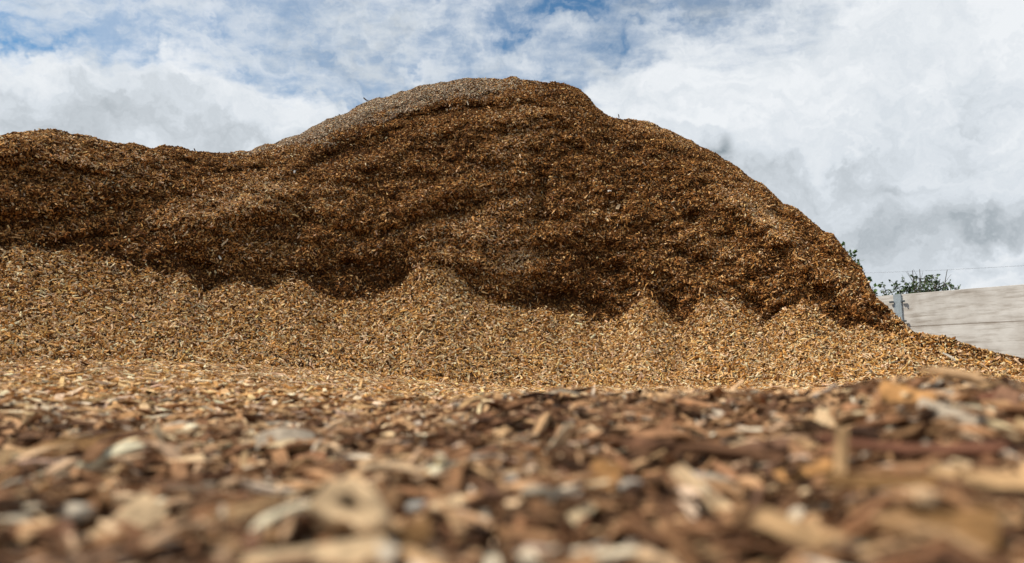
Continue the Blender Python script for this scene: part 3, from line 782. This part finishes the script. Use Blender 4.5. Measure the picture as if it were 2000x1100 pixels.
def build_wall():
    CONC, STEEL = concrete_material(), steel_material()
    # line of the wall: two points on its face, from the top edge's run in the photo
    def at_depth(px, D):
        return Vector(((px - 1000) / F * D, D))
    def xy(px, py, ztop):
        r = ray(px, py); k = (ztop - CZ) / r[2]; return Vector((r[0] * k, r[1] * k))
    ztop = 1.60
    A = xy(1714, 578, ztop); B = xy(2000, 554.5, ztop)
    d = (B - A).normalized(); nrm = Vector((d.y, -d.x))     # towards the viewer
    ang = math.atan2(d.y, d.x)
    P = xy(1752.5, 575.5, ztop)
    # local frame: x along wall (to the right), -y towards the viewer
    w = empty('concrete_panel_wall', (P.x, P.y, 0), ang)
    tag(w, 'low wall of pale stained concrete panels behind the right tail of the heap', 'wall')
    CLAMP = STEEL.copy(); CLAMP.name = 'dull_steel'; CLAMP.node_tree.nodes['Map Range'].inputs[3].default_value = 0.10; CLAMP.node_tree.nodes['Map Range'].inputs[4].default_value = 0.18
    h, gap = 0.575, 0.006
    Lp = 4.2
    for s in (-2, -1, 0, 1):
        x0, x1 = s * Lp + 0.05, (s + 1) * Lp - 0.05
        if s <= -1: x1 = (s + 1) * Lp - 0.03
        if s == 0: x0 = 0.03
        for k in range(4):
            z1 = ztop - k * h; z0 = z1 - h + gap
            if z1 < 0.2 and k == 3: z0 = -0.4
            o = part_box('panel', [(x0, x1, 0.0, 0.14, z0, z1 - (0.0 if k else 0), 0.004)], CONC, w)
    SEAM, snt, sb = nodes('damp_joint_filler'); sb.inputs['Base Color'].default_value = (0.42, 0.34, 0.27, 1); sb.inputs['Roughness'].default_value = 0.95
    sn = snt.nodes.new('ShaderNodeTexNoise'); sn.inputs['Scale'].default_value = 20; sbp = snt.nodes.new('ShaderNodeBump'); snt.links.new(sn.outputs[0], sbp.inputs['Height']); snt.links.new(sbp.outputs[0], sb.inputs['Normal'])
    for s in (-2, -1, 0, 1):
        for k in (1, 2):
            zc = ztop - k * h + 0.003
            part_box('joint_filler', [(s * Lp + 0.08, (s + 1) * Lp - 0.08, 0.0015, 0.12, zc - 0.0029, zc + 0.0029, 0)], SEAM, w)
    for s in (-1, 0, 1):
        x = s * Lp
        p = part_box('post', [(x - 0.063, x + 0.063, -0.022, 0.0 - 0.002, -0.4, ztop + 0.004, 0.002),
                              (x - 0.008, x + 0.008, 0.0, 0.14, -0.4, ztop, 0),
                              (x - 0.063, x + 0.063, 0.142, 0.16, -0.4, ztop + 0.004, 0.002)], STEEL, w)
        for sgn in (-1, 1):
            for zz in (ztop - 0.125, ztop - 0.47):
                xa, xb = (x + 0.060, x + 0.130) if sgn > 0 else (x - 0.130, x - 0.060)
                part_box('clamp', [(xa, xb, -0.046, -0.0245, zz - 0.018, zz + 0.014, 0.003), ((xa + xb) / 2 - 0.009, (xa + xb) / 2 + 0.009, -0.066, -0.0465, zz - 0.012, zz + 0.010, 0.002)], CLAMP, p)
    return A, B
build_wall()

# ------------------------------------------------------------------ shrubs behind the wall and the heap
def leaf_material(name, a, b_):
    mt, nt, b = nodes(name); N, L = nt.nodes.new, nt.links.new
    at = N('ShaderNodeAttribute'); at.attribute_name = 'tint'
    L(at.outputs['Color'], b.inputs['Base Color']); b.inputs['Roughness'].default_value = 0.5
    b.inputs['Transmission Weight'].default_value = 0.0; b.inputs['Subsurface Weight'].default_value = 0.0
    return mt
LEAF = leaf_material('green_leaf', None, None)
def bark_material():
    mt, nt, b = nodes('shrub_bark'); N, L = nt.nodes.new, nt.links.new
    tc = N('ShaderNodeTexCoord'); n = N('ShaderNodeTexNoise'); L(tc.outputs['Object'], n.inputs['Vector']); n.inputs['Scale'].default_value = 30; n.inputs['Detail'].default_value = 4
    r = N('ShaderNodeValToRGB'); L(n.outputs[0], r.inputs[0]); e = r.color_ramp.elements
    e[0].color = (0.05, 0.04, 0.03, 1); e[1].color = (0.16, 0.13, 0.10, 1); L(r.outputs[0], b.inputs['Base Color']); b.inputs['Roughness'].default_value = 0.9
    return mt
BARK = bark_material()
def tube_np(pts, radii, V, Q, seg=5):
    pts = [Vector(p) for p in pts]; base = len(V)
    for i, p in enumerate(pts):
        d = (pts[min(i + 1, len(pts) - 1)] - pts[max(i - 1, 0)]).normalized()
        a = d.orthogonal().normalized(); b = d.cross(a)
        for k in range(seg):
            t = 2 * math.pi * k / seg; V.append(tuple(p + (a * math.cos(t) + b * math.sin(t)) * radii[i]))
    for i in range(len(pts) - 1):
        for k in range(seg):
            k2 = (k + 1) % seg; Q.append((base + i * seg + k, base + i * seg + k2, base + (i + 1) * seg + k2, base + (i + 1) * seg + k))
def shrub(name, root, tips, label, cat, leaf_len, seed, per=60, colors=((0.035, 0.075, 0.022), (0.07, 0.13, 0.035)), bare=(), dens=1.0):
    rg = random.Random(seed)
    e = empty(name, root); tag(e, label, cat)
    SV, SQ, LV, LQ, LC = [], [], [], [], []
    def leaf(p, d, ln):
        a = Vector((rg.gauss(0, 1), rg.gauss(0, 1), rg.gauss(0, 0.6))).normalized()
        d = (d + a * 0.9).normalized(); s = d.cross(Vector((rg.gauss(0, 1), rg.gauss(0, 1), rg.gauss(0, 1)))).normalized(); up = d.cross(s)
        w = ln * rg.uniform(0.28, 0.42); b = len(LV)
        for q in (p, p + d * ln * 0.5 + s * w + up * ln * 0.06, p + d * ln, p + d * ln * 0.5 - s * w + up * ln * 0.06): LV.append(tuple(q))
        LQ.append((b, b + 1, b + 2, b + 3)); m_ = rg.random() ** 1.3
        c = [colors[0][i] * (1 - m_) + colors[1][i] * m_ for i in range(3)]; LC.extend([c] * 4)
    for ti, tip in enumerate(tips):
        tip = Vector(tip) - Vector(root); s0 = Vector((rg.uniform(-0.1, 0.1), rg.uniform(-0.1, 0.1), 0))
        mid = s0.lerp(tip, 0.5) + Vector((rg.uniform(-0.15, 0.15), rg.uniform(-0.1, 0.1), 0.12))
        pts = [s0.lerp(mid, t).lerp(mid.lerp(tip, t), t) for t in [i / 8 for i in range(9)]]
        tube_np(pts, [0.022 * (1 - 0.85 * i / 8) + 0.002 for i in range(9)], SV, SQ)
        if ti in bare:
            for _ in range(4):
                i = rg.randint(6, 7); q = pts[i]; d = (pts[8] - pts[5]).normalized() + Vector((rg.uniform(-.8, .8), rg.uniform(-.4, .4), rg.uniform(-0.1, .5)))
                tube_np([q, q + d * 0.10, q + d * 0.17], [0.004, 0.003, 0.002], SV, SQ, 4)
            continue
        for _ in range(int(per * dens)):
            f = rg.uniform(0.35, 1.0) ** 0.7; i = min(7, int(f * 8)); q = pts[i].lerp(pts[i + 1], f * 8 - i)
            d = Vector((rg.gauss(0, 1), rg.gauss(0, 0.8), rg.gauss(0.2, 0.7))).normalized()
            r = rg.uniform(0.05, 0.22) * (1.1 - 0.4 * f); tw = q + d * r
            tube_np([q, q.lerp(tw, 0.6) + Vector((0, 0, 0.01)), tw], [0.004, 0.003, 0.0018], SV, SQ, 3)
            for _k in range(rg.randint(4, 7)): leaf(q.lerp(tw, rg.uniform(0.35, 1.0)), d, leaf_len * rg.uniform(0.6, 1.2))
    link('stem', mesh_quads('stem', np.array(SV), np.array(SQ), smooth=True), BARK, e)
    link('foliage', mesh_quads('foliage', np.array(LV), np.array(LQ), np.array(LC)), LEAF, e)
D = 15.0
bt = [(1725, 570), (1738, 566), (1755, 560), (1768, 552), (1783, 545), (1796, 547), (1812, 542), (1820, 537), (1836, 545), (1806, 540), (1828, 543), (1790, 544), (1848, 556),
      (1858, 562), (1776, 558), (1803, 556), (1828, 558), (1790, 565), (1815, 565), (1840, 566), (1762, 568), (1782, 528), (1796, 526), (1850, 527), (1868, 561), (1728, 562), (1745, 553), (1876, 566)]
tips = [tuple(point(px, py, D + 0.35 * math.sin(i * 2.3))) for i, (px, py) in enumerate(bt)]
c0 = point(1795, 600, D); c0.z = float(ground_h(np.array(c0.x), np.array(c0.y)))
shrub('shrub', c0, tips, 'dark green shrub with bare upper twigs showing above the concrete wall', 'shrub', 0.047, 3, per=42, colors=((0.05, 0.095, 0.03), (0.11, 0.17, 0.06)), bare=(21, 22, 23))
bt = [(1640, 478), (1650, 476), (1661, 488), (1670, 500), (1680, 515), (1688, 527), (1655, 500), (1665, 515), (1640, 500), (1695, 548), (1704, 560), (1712, 572), (1660, 540), (1640, 530), (1620, 500)]
D2 = 17.0
tips = [tuple(point(px, py, D2 + 0.3 * math.sin(i * 1.7))) for i, (px, py) in enumerate(bt)]
c1 = point(1655, 600, D2); c1.z = float(ground_h(np.array(c1.x), np.array(c1.y)))
shrub('leafy_shrub', c1, tips, 'brighter green leafy shrub peeping out behind the steep right edge of the heap', 'shrub', 0.09, 5, per=16,
      colors=((0.05, 0.11, 0.02), (0.13, 0.22, 0.045)))

# ------------------------------------------------------------------ overhead wire
def wire():
    a, b = point(1560, 528, 60), point(2260, 492, 52)
    d = b - a; a = a - d * 0.6; b = b + d * 0.5
    V, Q = [], []
    pts = [a.lerp(b, i / 60) - Vector((0, 0, 2.0 * 0.55 * (1 - (2 * i / 60 - 1) ** 2) - 0.55 * 0.9)) * 0.8 for i in range(61)]
    tube_np(pts, [0.0065] * 61, V, Q, 6)
    mt, nt, bs = nodes('wire_sheath'); bs.inputs['Base Color'].default_value = (0.10, 0.10, 0.11, 1); bs.inputs['Roughness'].default_value = 0.5
    n = nt.nodes.new('ShaderNodeTexNoise'); n.inputs['Scale'].default_value = 8
    r = nt.nodes.new('ShaderNodeMapRange'); nt.links.new(n.outputs[0], r.inputs[0]); r.inputs[3].default_value = 0.4; r.inputs[4].default_value = 0.7; nt.links.new(r.outputs[0], bs.inputs['Roughness'])
    o = link('overhead_wire', mesh_quads('overhead_wire', np.array(V), np.array(Q), smooth=True), mt)
    tag(o, 'single thin overhead wire crossing the sky above the concrete wall', 'wire')
wire()
